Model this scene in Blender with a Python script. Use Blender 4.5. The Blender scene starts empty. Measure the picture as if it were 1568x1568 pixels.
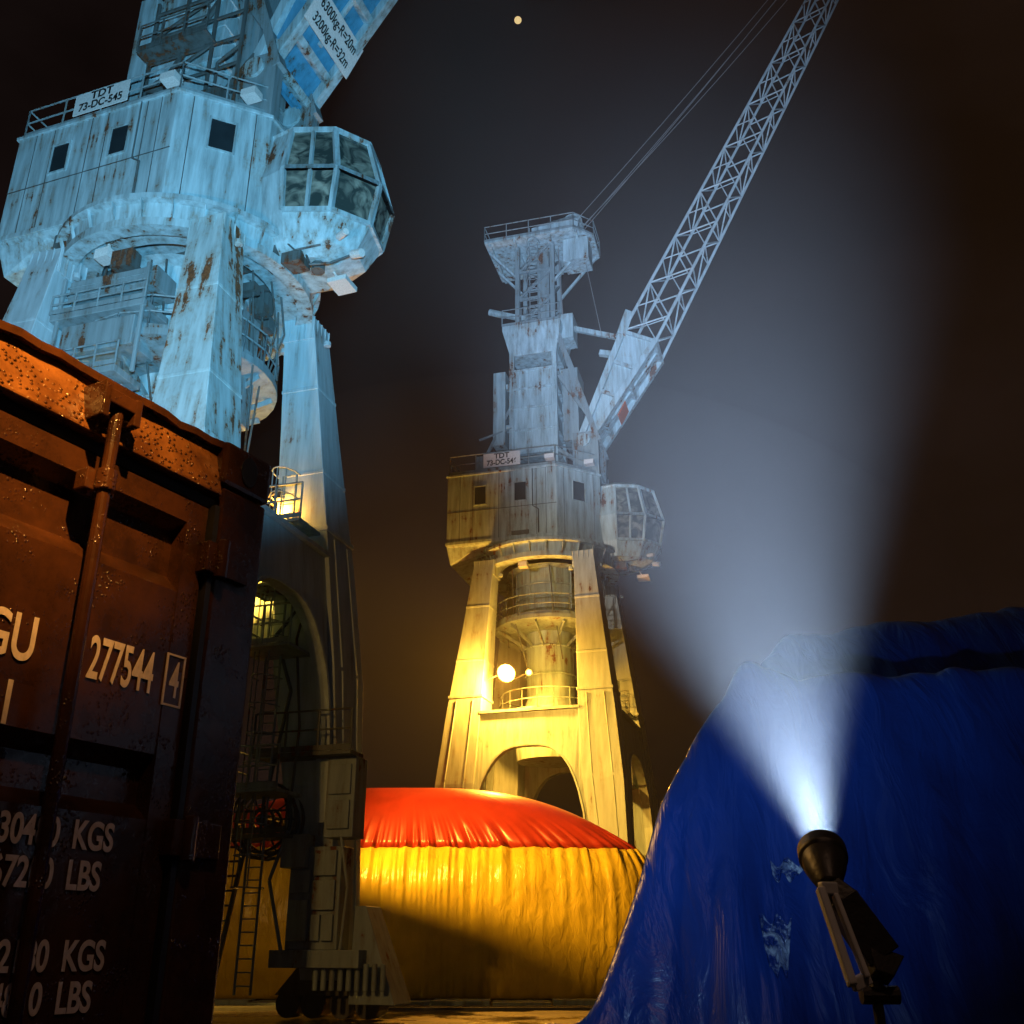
import bpy, math, random
from mathutils import Vector, Matrix, noise
random.seed(7)
S = bpy.context.scene
S.view_settings.view_transform = 'Standard'
S.view_settings.look = 'None'
rad = math.radians

# ---------------------------------------------------------------- materials
def newmat(name):
    m = bpy.data.materials.new(name); m.use_nodes = True
    nt = m.node_tree
    return m, nt, nt.nodes['Principled BSDF']

def N(nt, t, **kw):
    n = nt.nodes.new(t)
    for k, v in kw.items():
        if k in n.inputs: n.inputs[k].default_value = v
        else: setattr(n, k, v)
    return n

def ramp(nt, src, p0, p1, c0=(0,0,0,1), c1=(1,1,1,1)):
    r = nt.nodes.new('ShaderNodeValToRGB')
    r.color_ramp.elements[0].position = p0; r.color_ramp.elements[0].color = c0
    r.color_ramp.elements[1].position = p1; r.color_ramp.elements[1].color = c1
    nt.links.new(src, r.inputs[0]); return r

def paint(name, base, rust=0.5, rough=0.45, dirt=0.35, rustcol=(0.10,0.036,0.014), scale=1.0, metallic=0.0):
    m, nt, b = newmat(name); L = nt.links
    tc = N(nt, 'ShaderNodeTexCoord')
    mp = N(nt, 'ShaderNodeMapping'); mp.inputs['Scale'].default_value = (2.6*scale, 2.6*scale, 0.26*scale)
    L.new(tc.outputs['Object'], mp.inputs[0])
    streak = N(nt, 'ShaderNodeTexNoise', Scale=1.5, Detail=8.0, Roughness=0.65); L.new(mp.outputs[0], streak.inputs[0])
    blot = N(nt, 'ShaderNodeTexNoise', Scale=0.8*scale, Detail=12.0, Roughness=0.7); L.new(tc.outputs['Object'], blot.inputs[0])
    fine = N(nt, 'ShaderNodeTexNoise', Scale=9.0*scale, Detail=6.0, Roughness=0.7); L.new(tc.outputs['Object'], fine.inputs[0])
    mul = N(nt, 'ShaderNodeMath', operation='MULTIPLY'); L.new(streak.outputs[0], mul.inputs[0]); L.new(blot.outputs[0], mul.inputs[1])
    add = N(nt, 'ShaderNodeMath', operation='MULTIPLY_ADD'); L.new(fine.outputs[0], add.inputs[0]); add.inputs[1].default_value = 0.14; L.new(mul.outputs[0], add.inputs[2])
    t = 0.475 - 0.12*rust
    rr = ramp(nt, add.outputs[0], t, t+0.025)
    halo = ramp(nt, add.outputs[0], t-0.07, t+0.02)      # brown staining round the rust
    dr = ramp(nt, streak.outputs[0], 0.36, 0.66)
    mix1 = N(nt, 'ShaderNodeMixRGB'); mix1.inputs[1].default_value = (*base, 1)
    mix1.inputs[2].default_value = (base[0]*0.42, base[1]*0.43, base[2]*0.42, 1)
    dm = N(nt, 'ShaderNodeMath', operation='MULTIPLY'); L.new(dr.outputs[0], dm.inputs[0]); dm.inputs[1].default_value = min(1, dirt*1.8)
    L.new(dm.outputs[0], mix1.inputs[0])
    mixh = N(nt, 'ShaderNodeMixRGB'); mixh.inputs[2].default_value = (base[0]*0.60, base[1]*0.38, base[2]*0.25, 1)
    hm = N(nt, 'ShaderNodeMath', operation='MULTIPLY'); L.new(halo.outputs[0], hm.inputs[0]); hm.inputs[1].default_value = 0.6
    L.new(hm.outputs[0], mixh.inputs[0]); L.new(mix1.outputs[0], mixh.inputs[1])
    rc = ramp(nt, fine.outputs[0], 0.35, 0.7, (rustcol[0]*0.4, rustcol[1]*0.4, rustcol[2]*0.4, 1), (rustcol[0]*1.9, rustcol[1]*1.9, rustcol[2]*1.8, 1))
    mix2 = N(nt, 'ShaderNodeMixRGB'); L.new(rr.outputs[0], mix2.inputs[0]); L.new(mixh.outputs[0], mix2.inputs[1]); L.new(rc.outputs[0], mix2.inputs[2])
    L.new(mix2.outputs[0], b.inputs['Base Color'])
    ro = N(nt, 'ShaderNodeMath', operation='MULTIPLY_ADD'); L.new(rr.outputs[0], ro.inputs[0]); ro.inputs[1].default_value = 0.4; ro.inputs[2].default_value = rough
    L.new(ro.outputs[0], b.inputs['Roughness'])
    bp = N(nt, 'ShaderNodeBump', Strength=0.45, Distance=0.03); L.new(add.outputs[0], bp.inputs['Height']); L.new(bp.outputs[0], b.inputs['Normal'])
    b.inputs['Metallic'].default_value = metallic
    return m

def simple(name, col, rough=0.5, metal=0.0, bump=0.0, bscale=20.0, emit=None, es=0.0):
    m, nt, b = newmat(name)
    tc = N(nt, 'ShaderNodeTexCoord')
    n = N(nt, 'ShaderNodeTexNoise', Scale=bscale, Detail=5.0); nt.links.new(tc.outputs['Object'], n.inputs[0])
    r = ramp(nt, n.outputs[0], 0.3, 0.7, (col[0]*0.75, col[1]*0.75, col[2]*0.75, 1), (*col, 1))
    nt.links.new(r.outputs[0], b.inputs['Base Color'])
    b.inputs['Roughness'].default_value = rough; b.inputs['Metallic'].default_value = metal
    if bump:
        bp = N(nt, 'ShaderNodeBump', Strength=bump, Distance=0.02); nt.links.new(n.outputs[0], bp.inputs['Height']); nt.links.new(bp.outputs[0], b.inputs['Normal'])
    if emit:
        b.inputs['Emission Color'].default_value = (*emit, 1); b.inputs['Emission Strength'].default_value = es
    return m

M_paint = paint('crane_paint', (0.42, 0.56, 0.60), 0.60, dirt=0.5)
M_paint_l = paint('crane_leg_paint', (0.43, 0.54, 0.58), 0.30, dirt=0.32)
M_rusty = paint('crane_rusty_paint', (0.43, 0.56, 0.58), 0.95, rustcol=(0.15,0.055,0.018))
M_blue = paint('crane_blue_panel', (0.08, 0.30, 0.46), 0.5)
M_dark = paint('dark_steel', (0.09, 0.09, 0.085), 0.5, rough=0.5)
M_grate = paint('platform_steel', (0.24, 0.31, 0.33), 0.6, rough=0.6)
M_gear = paint('weathered_gear_paint', (0.10, 0.12, 0.12), 0.9, rough=0.6)
M_glass, nt, bs = newmat('cab_glass')
tc = N(nt,'ShaderNodeTexCoord'); n1 = N(nt,'ShaderNodeTexNoise',Scale=1.7,Detail=7.0,Distortion=1.2); nt.links.new(tc.outputs['Object'],n1.inputs[0])
r_ = ramp(nt,n1.outputs[0],0.42,0.68,(0.03,0.045,0.042,1),(0.26,0.27,0.22,1)); nt.links.new(r_.outputs[0],bs.inputs['Base Color']); bs.inputs['Roughness'].default_value=0.1
M_hglass = simple('house_glass', (0.02, 0.03, 0.035), 0.1, bscale=2)
M_white = simple('sign_white', (0.7, 0.7, 0.68), 0.5)
M_black = simple('sign_black', (0.012, 0.012, 0.012), 0.5)
M_rope = simple('steel_rope', (0.30, 0.30, 0.30), 0.5, 0.3)
M_sodium = simple('sodium_lens', (0.9, 0.6, 0.2), 0.3, emit=(1.0, 0.56, 0.10), es=4.5)
M_lens = simple('lamp_lens', (0.7, 0.7, 0.7), 0.2, emit=(0.75, 0.88, 1.0), es=6)

# ---------------------------------------------------------------- mesh builder
class B:
    def __init__(s): s.v = []; s.f = []
    def add(s, vs, fs):
        o = len(s.v); s.v += [tuple(v) for v in vs]; s.f += [tuple(i+o for i in f) for f in fs]
    def loft(s, rings, cap=True):
        n = len(rings[0]); vs = [p for r in rings for p in r]; fs = []
        for i in range(len(rings)-1):
            for j in range(n):
                k = (j+1) % n
                fs.append((i*n+j, i*n+k, (i+1)*n+k, (i+1)*n+j))
        if cap:
            fs.append(tuple(reversed(range(n)))); fs.append(tuple((len(rings)-1)*n+j for j in range(n)))
        s.add(vs, fs)
    def box(s, x0, x1, y0, y1, z0, z1):
        s.loft([[(x0,y0,z),(x1,y0,z),(x1,y1,z),(x0,y1,z)] for z in (z0,z1)])
    def beam(s, a, b, w, h=None, w2=None, h2=None, up=(0,0,1)):
        a = Vector(a); b = Vector(b); h = h or w; w2 = w2 or w; h2 = h2 or h
        d = (b-a).normalized(); up = Vector(up)
        if abs(d.dot(up)) > 0.98: up = Vector((1,0,0))
        sd = d.cross(up).normalized(); u = sd.cross(d)
        def r(p, w, h): return [p+sd*w/2+u*h/2, p-sd*w/2+u*h/2, p-sd*w/2-u*h/2, p+sd*w/2-u*h/2]
        s.loft([r(a,w,h), r(b,w2,h2)])
    def tube(s, a, b, r, r2=None, n=8, cap=True):
        a = Vector(a); b = Vector(b); r2 = r if r2 is None else r2
        d = (b-a).normalized(); up = Vector((0,0,1)) if abs(d.z) < 0.95 else Vector((1,0,0))
        sd = d.cross(up).normalized(); u = sd.cross(d)
        s.loft([[p+sd*math.cos(t)*q+u*math.sin(t)*q for t in [2*math.pi*i/n for i in range(n)]] for p, q in ((a,r),(b,r2))], cap)
    def lathe(s, cx, cy, prof, n=32, cap=True):
        s.loft([[(cx+math.cos(2*math.pi*i/n)*r, cy+math.sin(2*math.pi*i/n)*r, z) for i in range(n)] for r, z in prof], cap)
    def path(s, pts, r, n=6):
        for i in range(len(pts)-1): s.tube(pts[i], pts[i+1], r, n=n)
    def rail(s, pts, h=1.05, r=0.028, step=1.2, closed=False):
        pts = [Vector(p) for p in pts]
        if closed: pts = pts+[pts[0]]
        for i in range(len(pts)-1):
            a, b = pts[i], pts[i+1]; L = (b-a).length; k = max(1, round(L/step))
            for zz in (h, h*0.52): s.tube(a+Vector((0,0,zz)), b+Vector((0,0,zz)), r, n=6)
            s.beam(a+Vector((0,0,0.08)), b+Vector((0,0,0.08)), 0.015, 0.14)
            for j in range(k+1):
                p = a.lerp(b, j/k); s.tube(p, p+Vector((0,0,h)), r*1.1, n=6)
    def obj(s, name, mat, parent=None, smooth=False, bevel=0):
        me = bpy.data.meshes.new(name); me.from_pydata(s.v, [], s.f); me.update()
        import bmesh
        bm = bmesh.new(); bm.from_mesh(me); bmesh.ops.recalc_face_normals(bm, faces=bm.faces); bm.to_mesh(me); bm.free()
        o = bpy.data.objects.new(name, me); S.collection.objects.link(o)
        me.materials.append(mat)
        if parent: o.parent = parent
        if smooth:
            for p in me.polygons: p.use_smooth = True
            try: me.set_sharp_from_angle(angle=rad(35))
            except Exception: pass
        if bevel:
            md = o.modifiers.new('bev', 'BEVEL'); md.width = bevel; md.segments = 2; md.limit_method = 'ANGLE'
        return o

def empty(name, loc=(0,0,0), rz=0, parent=None):
    e = bpy.data.objects.new(name, None); S.collection.objects.link(e)
    e.location = loc; e.rotation_euler = (0,0,rz)
    if parent: e.parent = parent
    return e

def text(name, body, mat, parent, M, size, sx=1.0, align='CENTER', bold=0.0):
    c = bpy.data.curves.new(name, 'FONT'); c.body = body; c.size = size; c.align_x = align; c.align_y = 'CENTER'
    c.extrude = 0.0006; c.offset = bold
    o = bpy.data.objects.new(name, c); S.collection.objects.link(o); c.materials.append(mat)
    o.parent = parent
    o.matrix_local = M @ Matrix.Diagonal((sx,1,1,1))
    return o

def frame(loc, x, y, z):
    return Matrix(((x[0],y[0],z[0],loc[0]),(x[1],y[1],z[1],loc[1]),(x[2],y[2],z[2],loc[2]),(0,0,0,1)))

def light(name, kind, loc, W, col, target=None, angle=30, blend=0.5, size=0.1, parent=None):
    l = bpy.data.lights.new(name, kind); l.energy = W; l.color = col; l.shadow_soft_size = size
    if kind == 'SPOT': l.spot_size = rad(angle); l.spot_blend = blend
    o = bpy.data.objects.new(name, l); S.collection.objects.link(o); o.location = loc
    if target is not None:
        o.rotation_euler = (Vector(target)-Vector(loc)).to_track_quat('-Z', 'Y').to_euler()
    if parent:
        o.parent = parent; o.matrix_parent_inverse = Matrix.Translation(parent.location).inverted()
    return o

# ---------------------------------------------------------------- crane
def R(h): return 5.85-0.1125*h
def lw(h):
    pts = [(0.9,1.1),(5,1.5),(8.5,1.85),(11.8,1.7),(16,1.3),(19.7,1.0)]
    if h <= pts[0][0]: return pts[0][1]
    for (a,b),(c,d) in zip(pts, pts[1:]):
        if h <= c: return b+(d-b)*(h-a)/(c-a)
    return pts[-1][1]

def build_crane(loc, upyaw, signtext, extra):
    rnd = random.Random(11)
    root = empty('harbour_crane', loc)
    P = empty('portal', (0,0,0), rad(-17), root)
    U = empty('upper_structure', (0,0,0), rad(upyaw), root)
    # ---- legs
    k = 0
    for sx in (-1,1):
        for sy in (-1,1):
            k += 1; b = B(); rings = []
            for h in (0.9,3,5,7,8.5,10,11.8,13,14.5,16,18,19.7):
                c = R(h)/math.sqrt(2); w = lw(h)/2
                rings.append([(sx*c-w,sy*c-w,h),(sx*c+w,sy*c-w,h),(sx*c+w,sy*c+w,h),(sx*c-w,sy*c+w,h)])
            b.loft(rings)
            for h in (5.6, 14.4, 17.2):       # butt straps
                c = R(h)/math.sqrt(2); w = lw(h)/2+0.015
                b.box(sx*c-w, sx*c+w, sy*c-w, sy*c+w, h-0.06, h+0.06)
            for h in (12.6,):
                c = R(h)/math.sqrt(2); w = lw(h)/2+0.05
                b.box(sx*c-w, sx*c+w, sy*c-w, sy*c+w, h-0.07, h+0.07)
            for h0, h1 in ((1.5,5.5),(5.7,8.6),(8.7,12.4)):   # vertical stiffeners
                for t in (-0.5,0.5):
                    for ax in (0,1):
                        pa = []
                        for h in (h0,h1):
                            c = R(h)/math.sqrt(2); w = lw(h)/2
                            if ax == 0: pa.append((sx*c+t*w, sy*(c+w+0.02), h))
                            else: pa.append((sx*(c+w+0.02), sy*c+t*w, h))
                        b.beam(pa[0], pa[1], 0.05, 0.05)
            c = R(19.7)/math.sqrt(2)
            for j in range(5):           # top gusset ribs
                t = -0.5+j*0.25
                b.box(sx*c+t-0.02, sx*c+t+0.02, sy*c-0.56, sy*c+0.56, 18.9, 19.7)
                b.box(sx*c-0.56, sx*c+0.56, sy*c+t-0.02, sy*c+t+0.02, 18.9, 19.7)
            for sg in (-1,1):
                b.tube((sx*c+sg*0.75, sy*c*1.02, 18.9),(sx*c+sg*0.75, sy*c*1.02, 19.05), 0.12)
            front = (sx == 1 and sy == -1)
            b.obj('leg_%d' % k, M_rusty if (front and extra) else M_paint_l, P, bevel=0.03)
    # ---- arches
    b = B()
    for q in range(4):
        ca, sa = [(1,0),(0,1),(-1,0),(0,-1)][q]
        def T(x, y, z): return (x*ca-y*sa, x*sa+y*ca, z)
        nn = 28; xs = [-2.75+5.5*i/nn for i in range(nn+1)]
        def yy(h): return -(R(h)/math.sqrt(2)+lw(h)/2-0.12)
        for i in range(nn):
            x0, x1 = xs[i], xs[i+1]
            hb = [4.6+5.5*max(0.0, 1-abs(x/2.75)**3.0)**0.5 for x in (x0, x1)]
            vs = []
            for th in (0, 0.35):
                vs += [T(x0, yy(hb[0])+th, hb[0]), T(x1, yy(hb[1])+th, hb[1]), T(x1, yy(11.7)+th, 11.7), T(x0, yy(11.7)+th, 11.7)]
            b.add(vs, [(0,1,2,3),(7,6,5,4),(0,4,5,1),(3,2,6,7)])
            b.beam(T(x0,yy(hb[0])-0.02,hb[0]+0.04), T(x1,yy(hb[1])-0.02,hb[1]+0.04), 0.1, 0.08)
        b.beam(T(-2.4, yy(11.75)+0.1, 11.78), T(2.4, yy(11.75)+0.1, 11.78), 0.5, 0.12)
    b.obj('portal_arches', M_paint_l, P)
    # ---- bogies
    b = B()
    for sx in (-1,1):
        for sy in (-1,1):
            c = 4.14
            b.loft([[(sx*c-1.4,sy*c-0.45,0.55),(sx*c+1.4,sy*c-0.45,0.55),(sx*c+1.4,sy*c+0.45,0.55),(sx*c-1.4,sy*c+0.45,0.55)],
                    [(sx*c-0.7,sy*c-0.5,1.3),(sx*c+0.7,sy*c-0.5,1.3),(sx*c+0.7,sy*c+0.5,1.3),(sx*c-0.7,sy*c+0.5,1.3)]])
            for dx in (-1.1,-0.4,0.4,1.1):
                b.tube((sx*c+dx, sy*c-0.3, 0.35),(sx*c+dx, sy*c+0.3, 0.35), 0.33, n=16)
    b.obj('bogies', M_dark, P)
    # ---- centre column
    b = B()
    b.lathe(0,0,[(1.7,10.0),(1.8,11.0),(1.55,12.0),(1.5,12.05),(1.2,13.0),(1.2,16.4),(1.6,17.3),(1.75,17.4),(1.75,19.5),(2.2,19.6)])
    for z in (12.6,14.2,15.6,18.0,18.7): b.lathe(0,0,[(1.25 if z<17 else 1.8,z-0.05),(1.3 if z<17 else 1.84,z),(1.25 if z<17 else 1.8,z+0.05)])
    for i in range(10):
        a = i*math.pi/5; b.beam((1.78*math.cos(a),1.78*math.sin(a),17.4),(1.78*math.cos(a),1.78*math.sin(a),19.5),0.08,0.05)
    b.obj('centre_column', M_paint, P, smooth=True)
    b = B()
    def circ(r, z, a0=0, a1=360, n=20): return [(r*math.cos(rad(a0+(a1-a0)*i/n)), r*math.sin(rad(a0+(a1-a0)*i/n)), z) for i in range(n+1)]
    b.lathe(0,0,[(2.3,11.9),(2.6,12.0),(2.6,12.12),(0.9,12.14)])
    b.lathe(0,0,[(2.0,16.35),(2.85,16.55),(2.85,16.75),(0.9,16.77)])
    for i in range(12):
        a = i*math.pi/6
        b.beam((1.2*math.cos(a),1.2*math.sin(a),15.6),(2.7*math.cos(a),2.7*math.sin(a),16.45),0.06,0.16)
    b.obj('platforms', M_grate, P)
    b = B()
    b.rail(circ(2.55,12.12)[:-1], closed=True, step=1.6)
    b.rail(circ(2.8,16.75)[:-1], closed=True, step=1.6)
    b.obj('platform_railings', M_grate, P)
    if extra:
        b = B()
        b.box(-1.9,0.9,-2.7,-1.8,18.1,18.75); b.box(-2.1,0.9,-3.0,-1.9,17.3,17.5); b.box(-1.7,0.6,-2.9,-1.9,16.2,17.1)
        b.box(-2.3,0.4,-3.1,-2.0,15.3,15.5); b.box(-0.9,0.3,-2.6,-1.9,14.4,15.2); b.box(-2.6,-1.9,-2.5,-1.6,15.6,16.4)
        for x in (-1.9,0.8): b.beam((x,-2.9,15.3),(x,-2.9,18.7),0.1)
        b.beam((-2.0,-2.95,15.4),(-0.2,-2.95,12.1),0.08,0.3); b.beam((-2.0,-2.2,15.4),(-0.2,-2.2,12.1),0.08,0.3)
        for i in range(11):
            t = i/10; b.box(-2.0+1.8*t-0.14,-2.0+1.8*t+0.14,-2.93,-2.22,15.3-3.2*t,15.34-3.2*t)
        b.box(1.9,2.3,-1.2,0.4,15.0,18.5)
        for z in (18.2,18.5): b.box(-1.95,0.95,-2.74,-2.70,z,z+0.05)
        b.obj('stair_landings', M_grate, P, bevel=0.02)
        b = B(); b.rail([(-2.1,-3.0,17.5),(0.9,-3.0,17.5)],h=0.6,step=0.7); b.rail([(-2.3,-1.8,15.5),(-2.3,-3.1,15.5),(0.4,-3.1,15.5)],h=0.7,step=0.7)
        b.obj('landing_railings', M_grate, P)
    b = B()
    for i in range(26 if extra else 8):
        a = rnd.uniform(0,6.28); r = rnd.uniform(1.9,2.8); z = rnd.uniform(13.5,17.5)
        b.path([(r*math.cos(a),r*math.sin(a),19.6),(r*1.05*math.cos(a+0.1),r*1.05*math.sin(a+0.1),(19.6+z)/2),(r*0.9*math.cos(a+0.35),r*0.9*math.sin(a+0.35),z)],0.03)
    for i in range(16 if extra else 6):
        a = rnd.uniform(0,6.28); z = rnd.uniform(18.7,19.3); rr0 = rnd.uniform(2.1,2.8); x, y = rr0*math.cos(a), rr0*math.sin(a)
        w1, w2, w3 = rnd.uniform(0.12,0.35), rnd.uniform(0.12,0.35), rnd.uniform(0.1,0.35)
        b.box(x-w1,x+w1,y-w2,y+w2,z-w3,z+w3)
    b.obj('cables_and_gear', M_gear, P)
    b = B()
    lx, ly = 2.75, 2.1
    for s_ in (-0.22,0.22): b.tube((lx+s_,ly,0.6),(lx+s_,ly,14.3),0.035)
    for i in range(46): b.tube((lx-0.22,ly,0.8+i*0.3),(lx+0.22,ly,0.8+i*0.3),0.018,n=5)
    for i in range(16):
        z = 3.0+i*0.75
        b.path([(lx+0.36*math.cos(t)*1.0, ly-0.05-0.7*max(0,math.sin(t))**0.8, z) for t in [math.pi*j/8 for j in range(9)]],0.02,5)
    for t in (0.3,0.5,0.7): b.tube((lx+0.36*math.cos(math.pi*t), ly-0.05-0.68*math.sin(math.pi*t), 3.0),(lx+0.36*math.cos(math.pi*t), ly-0.05-0.68*math.sin(math.pi*t), 14.25),0.018,n=5)
    for z in (5.2,8.9,10.6,12.4):
        b.box(lx-0.6,lx+1.0,ly-1.0,ly+0.3,z,z+0.08)
    b.obj('access_ladder', M_grate, P)
    b = B()
    for z in (5.28,8.98,12.48): b.rail([(lx-0.6,ly+0.3,z),(lx-0.6,ly-1.0,z),(lx+1.0,ly-1.0,z)],step=0.8)
    b.obj('ladder_landing_railings', M_grate, P)
    # ---- slew ring
    b = B()
    n = 56
    def ring_loft(prof):
        rs = [[(r*math.cos(2*math.pi*i/n), r*math.sin(2*math.pi*i/n), z) for i in range(n)] for r, z in prof]
        b.loft(rs+[rs[0]], cap=False)
    ring_loft([(2.5,19.7),(3.55,19.7),(3.6,20.2),(3.85,20.22),(3.85,20.36),(2.5,20.36)])
    ring_loft([(3.2,19.45),(3.66,19.45),(3.66,19.7),(3.2,19.7)])
    for i in range(28):
        a = 2*math.pi*i/28; b.beam((3.6*math.cos(a),3.6*math.sin(a),19.72),(3.78*math.cos(a),3.78*math.sin(a),20.2),0.03,0.1)
    b.obj('slewing_ring', M_paint, P)
    # ---- house
    plan = [(-4.7,-3.05),(1.15,-3.05),(3.1,-1.2),(3.1,2.0),(1.6,3.05),(-4.7,3.05)]
    def sc(k, cx=-0.6, cy=0): return [((x-cx)*k+cx,(y-cy)*k+cy) for x,y in plan]
    b = B()
    b.loft([[(x,y,20.36) for x,y in sc(0.80)],[(x,y,20.62) for x,y in sc(0.99)],[(x,y,20.7) for x,y in plan],[(x,y,24.5) for x,y in plan]])
    b.loft([[(x,y,24.5) for x,y in sc(1.02)],[(x,y,24.62) for x,y in sc(1.02)],[(x,y,24.7) for x,y in sc(0.97)]])
    b.loft([[(x,y,20.66) for x,y in sc(1.012)],[(x,y,20.84) for x,y in sc(1.012)]])
    b.loft([[(-4.6,-2.6,19.75),(-2.9,-2.5,20.2),(-2.9,2.5,20.2),(-4.6,2.6,19.75)],[(-4.72,-2.95,20.66),(-2.7,-2.9,20.66),(-2.7,2.9,20.66),(-4.72,2.95,20.66)]])
    o = b.obj('machinery_house', M_paint, U, bevel=0.02)
    b = B()      # seams and floor beams
    for x in (-4.0,-3.3,-1.9,-1.3,0.1,0.6): b.box(x-0.012,x+0.012,-3.062,-3.04,20.84,24.5)
    b.box(-4.7,1.15,-3.066,-3.045,22.45,22.48)
    d = Vector((1.95,1.85,0)).normalized(); nn_ = Vector((d.y,-d.x,0))
    c0 = Vector((1.15,-3.05,0))
    for t in (0.45,2.25):
        p = c0+d*t+nn_*0.006; b.beam(p+Vector((0,0,20.85)), p+Vector((0,0,24.5)), 0.02, 0.02)
    for y in (-2.2,-1.1,0,1.1,2.2): b.box(-4.2,2.4,y-0.07,y+0.07,20.1,20.38)
    b.beam((-3.0,-2.2,20.25),(2.0,-2.2,20.25),0.1,0.25)
    b.path([(0.2,-3.1,20.9),(0.2,-3.1,22.2),(-0.1,-3.1,22.4),(-0.1,-3.1,24.5)],0.025)
    b.beam((-1.2,-3.1,21.0),(-0.3,-3.1,21.0),0.08,0.2)
    b.obj('house_seams', M_gear, U)
    b = B(); g = B()
    def window(p, dx, nrm, w, h):
        p = Vector(p); dx = Vector(dx); nrm = Vector(nrm); z = Vector((0,0,1))
        for a_ in (-1,1):
            b.beam(p+dx*a_*w/2-z*(h/2+0.05)+nrm*0.02, p+dx*a_*w/2+z*(h/2+0.05)+nrm*0.02, 0.05,0.05)
            b.beam(p+z*a_*h/2-dx*(w/2-0.025)+nrm*0.02, p+z*a_*h/2+dx*(w/2-0.025)+nrm*0.02, 0.05, 0.05)
        g.beam(p-z*(h/2-0.026)+nrm*0.005, p+z*(h/2-0.026)+nrm*0.005, w-0.06, 0.02, up=nrm)
    for x in (-2.9,-0.75): window((x,-3.05,23.3),(1,0,0),(0,-1,0),0.65,1.05)
    window(c0+d*1.35+Vector((0,0,23.35)), d, nn_, 0.75, 1.1)
    b.obj('house_window_frames', M_paint, U); g.obj('house_window_glass', M_hglass, U)
    b = B()
    rp = [(x,y,24.68) for x,y in sc(0.98)]
    b.rail([rp[3],rp[4],rp[5],rp[0],rp[1],rp[2]], h=1.05, step=1.3)
    b.obj('roof_railing', M_grate, U)
    b = B(); b.box(-2.75,-0.75,-3.06,-3.03,24.85,25.65); b.obj('number_board', M_white, U)
    text('number_text_top','TDT',M_black,U,frame((-1.75,-3.068,25.45),(1,0,0),(0,0,1),(0,-1,0)),0.42,1.0,bold=0.012)
    text('number_text',signtext,M_black,U,frame((-1.75,-3.068,25.08),(1,0,0),(0,0,1),(0,-1,0)),0.42,0.84,bold=0.012)
    # ---- cab
    cp = [(2.9,-1.25),(3.9,-1.45),(5.35,-0.95),(6.15,0.15),(5.9,1.45),(4.4,2.15),(2.9,2.0)]
    def cr(k, z, out=0):
        cx, cy = 3.6, 0.3
        return [((x-cx)*k+cx if x > 3 else x, (y-cy)*k+cy, z) for x,y in cp]
    b = B()
    b.loft([cr(0.5,19.75),cr(0.74,20.05),cr(0.86,20.6),cr(0.90,20.85)])
    b.loft([cr(0.82,23.88),cr(0.84,23.98),cr(0.66,24.2)])
    r0, r1, r2 = cr(0.90,20.85), cr(1.0,22.2), cr(0.82,23.88)
    for ra, rb in ((r0,r1),(r1,r2)):
        b.add([ra[0],ra[1],rb[1],rb[0]],[(0,1,2,3)]); b.add([ra[5],ra[6],rb[6],rb[5]],[(0,1,2,3)])
        for i in range(1,6): b.beam(ra[i],rb[i],0.16,0.12)
        for i in range(1,5):
            b.beam(rb[i],rb[i+1],0.14,0.14); b.beam(ra[i],ra[i+1],0.14,0.14)
    a1 = Vector(r0[1]).lerp(Vector(r0[2]),0.5); a2 = Vector(r1[1]).lerp(Vector(r1[2]),0.5); a3 = Vector(r2[1]).lerp(Vector(r2[2]),0.5)
    b.beam(a1,a2,0.1); b.beam(a2,a3,0.1)
    b.obj('operator_cab', M_paint, U)
    g = B()
    g.loft([[((x-3.6)*0.985+3.6,(y-0.3)*0.985+0.3,z) for x,y,z in r] for r in (r0,r1,r2)], cap=False)
    g.obj('cab_glass', M_glass, U)
    b = B()
    b.box(4.6,5.2,0.2,0.9,19.2,19.35); b.beam((4.6,0.5,19.8),(4.9,0.5,19.3),0.06)
    b.tube((5.5,0.0,19.8),(5.85,-0.1,19.7),0.13); b.tube((5.3,-0.5,20.1),(5.65,-0.7,20.05),0.1)
    b.box(0.6,1.1,-3.3,-2.9,24.9,25.15); b.box(2.4,2.9,-1.9,-1.5,25.0,25.25)
    b.box(-0.9,-0.4,-3.3,-2.9,20.0,20.25); b.box(-0.9,-0.45,-3.0,-2.6,19.2,19.5); b.beam((-0.6,-2.9,20.3),(-0.6,-2.8,19.4),0.06)
    b.obj('work_lamps', M_white, U)
    b = B()
    b.path([(4.2,-0.4,19.9),(4.5,-0.6,19.3),(5.0,-0.4,19.35),(5.5,0,19.8)],0.035); b.path([(3.6,-0.9,20.3),(4.1,-0.8,19.75),(4.8,-0.6,19.9)],0.03)
    b.box(3.6,4.2,-0.7,-0.1,19.5,19.85); b.box(3.0,3.5,-0.9,-0.2,19.6,20.4); b.tube((4.4,0,19.9),(4.4,0,19.5),0.2)
    b.box(-2.6,-1.4,-2.9,-2.2,20.0,20.5); b.box(1.6,2.6,-1.6,-0.9,20.0,20.45)
    b.obj('under_cab_gear', M_gear, U)
    # ---- roof tower
    b = B()
    for x in (-1.7,0.75):
        for y in (-1.1,1.1): b.beam((x,y,24.6),(x,y,33.0),0.28)
    b.box(-1.66,0.71,-1.16,1.16,26.4,31.6)
    for z in (24.9,26.4,27.8,29.2,30.4,31.6): b.box(-1.86,0.91,-1.26,1.26,z-0.06,z+0.06)
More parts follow.
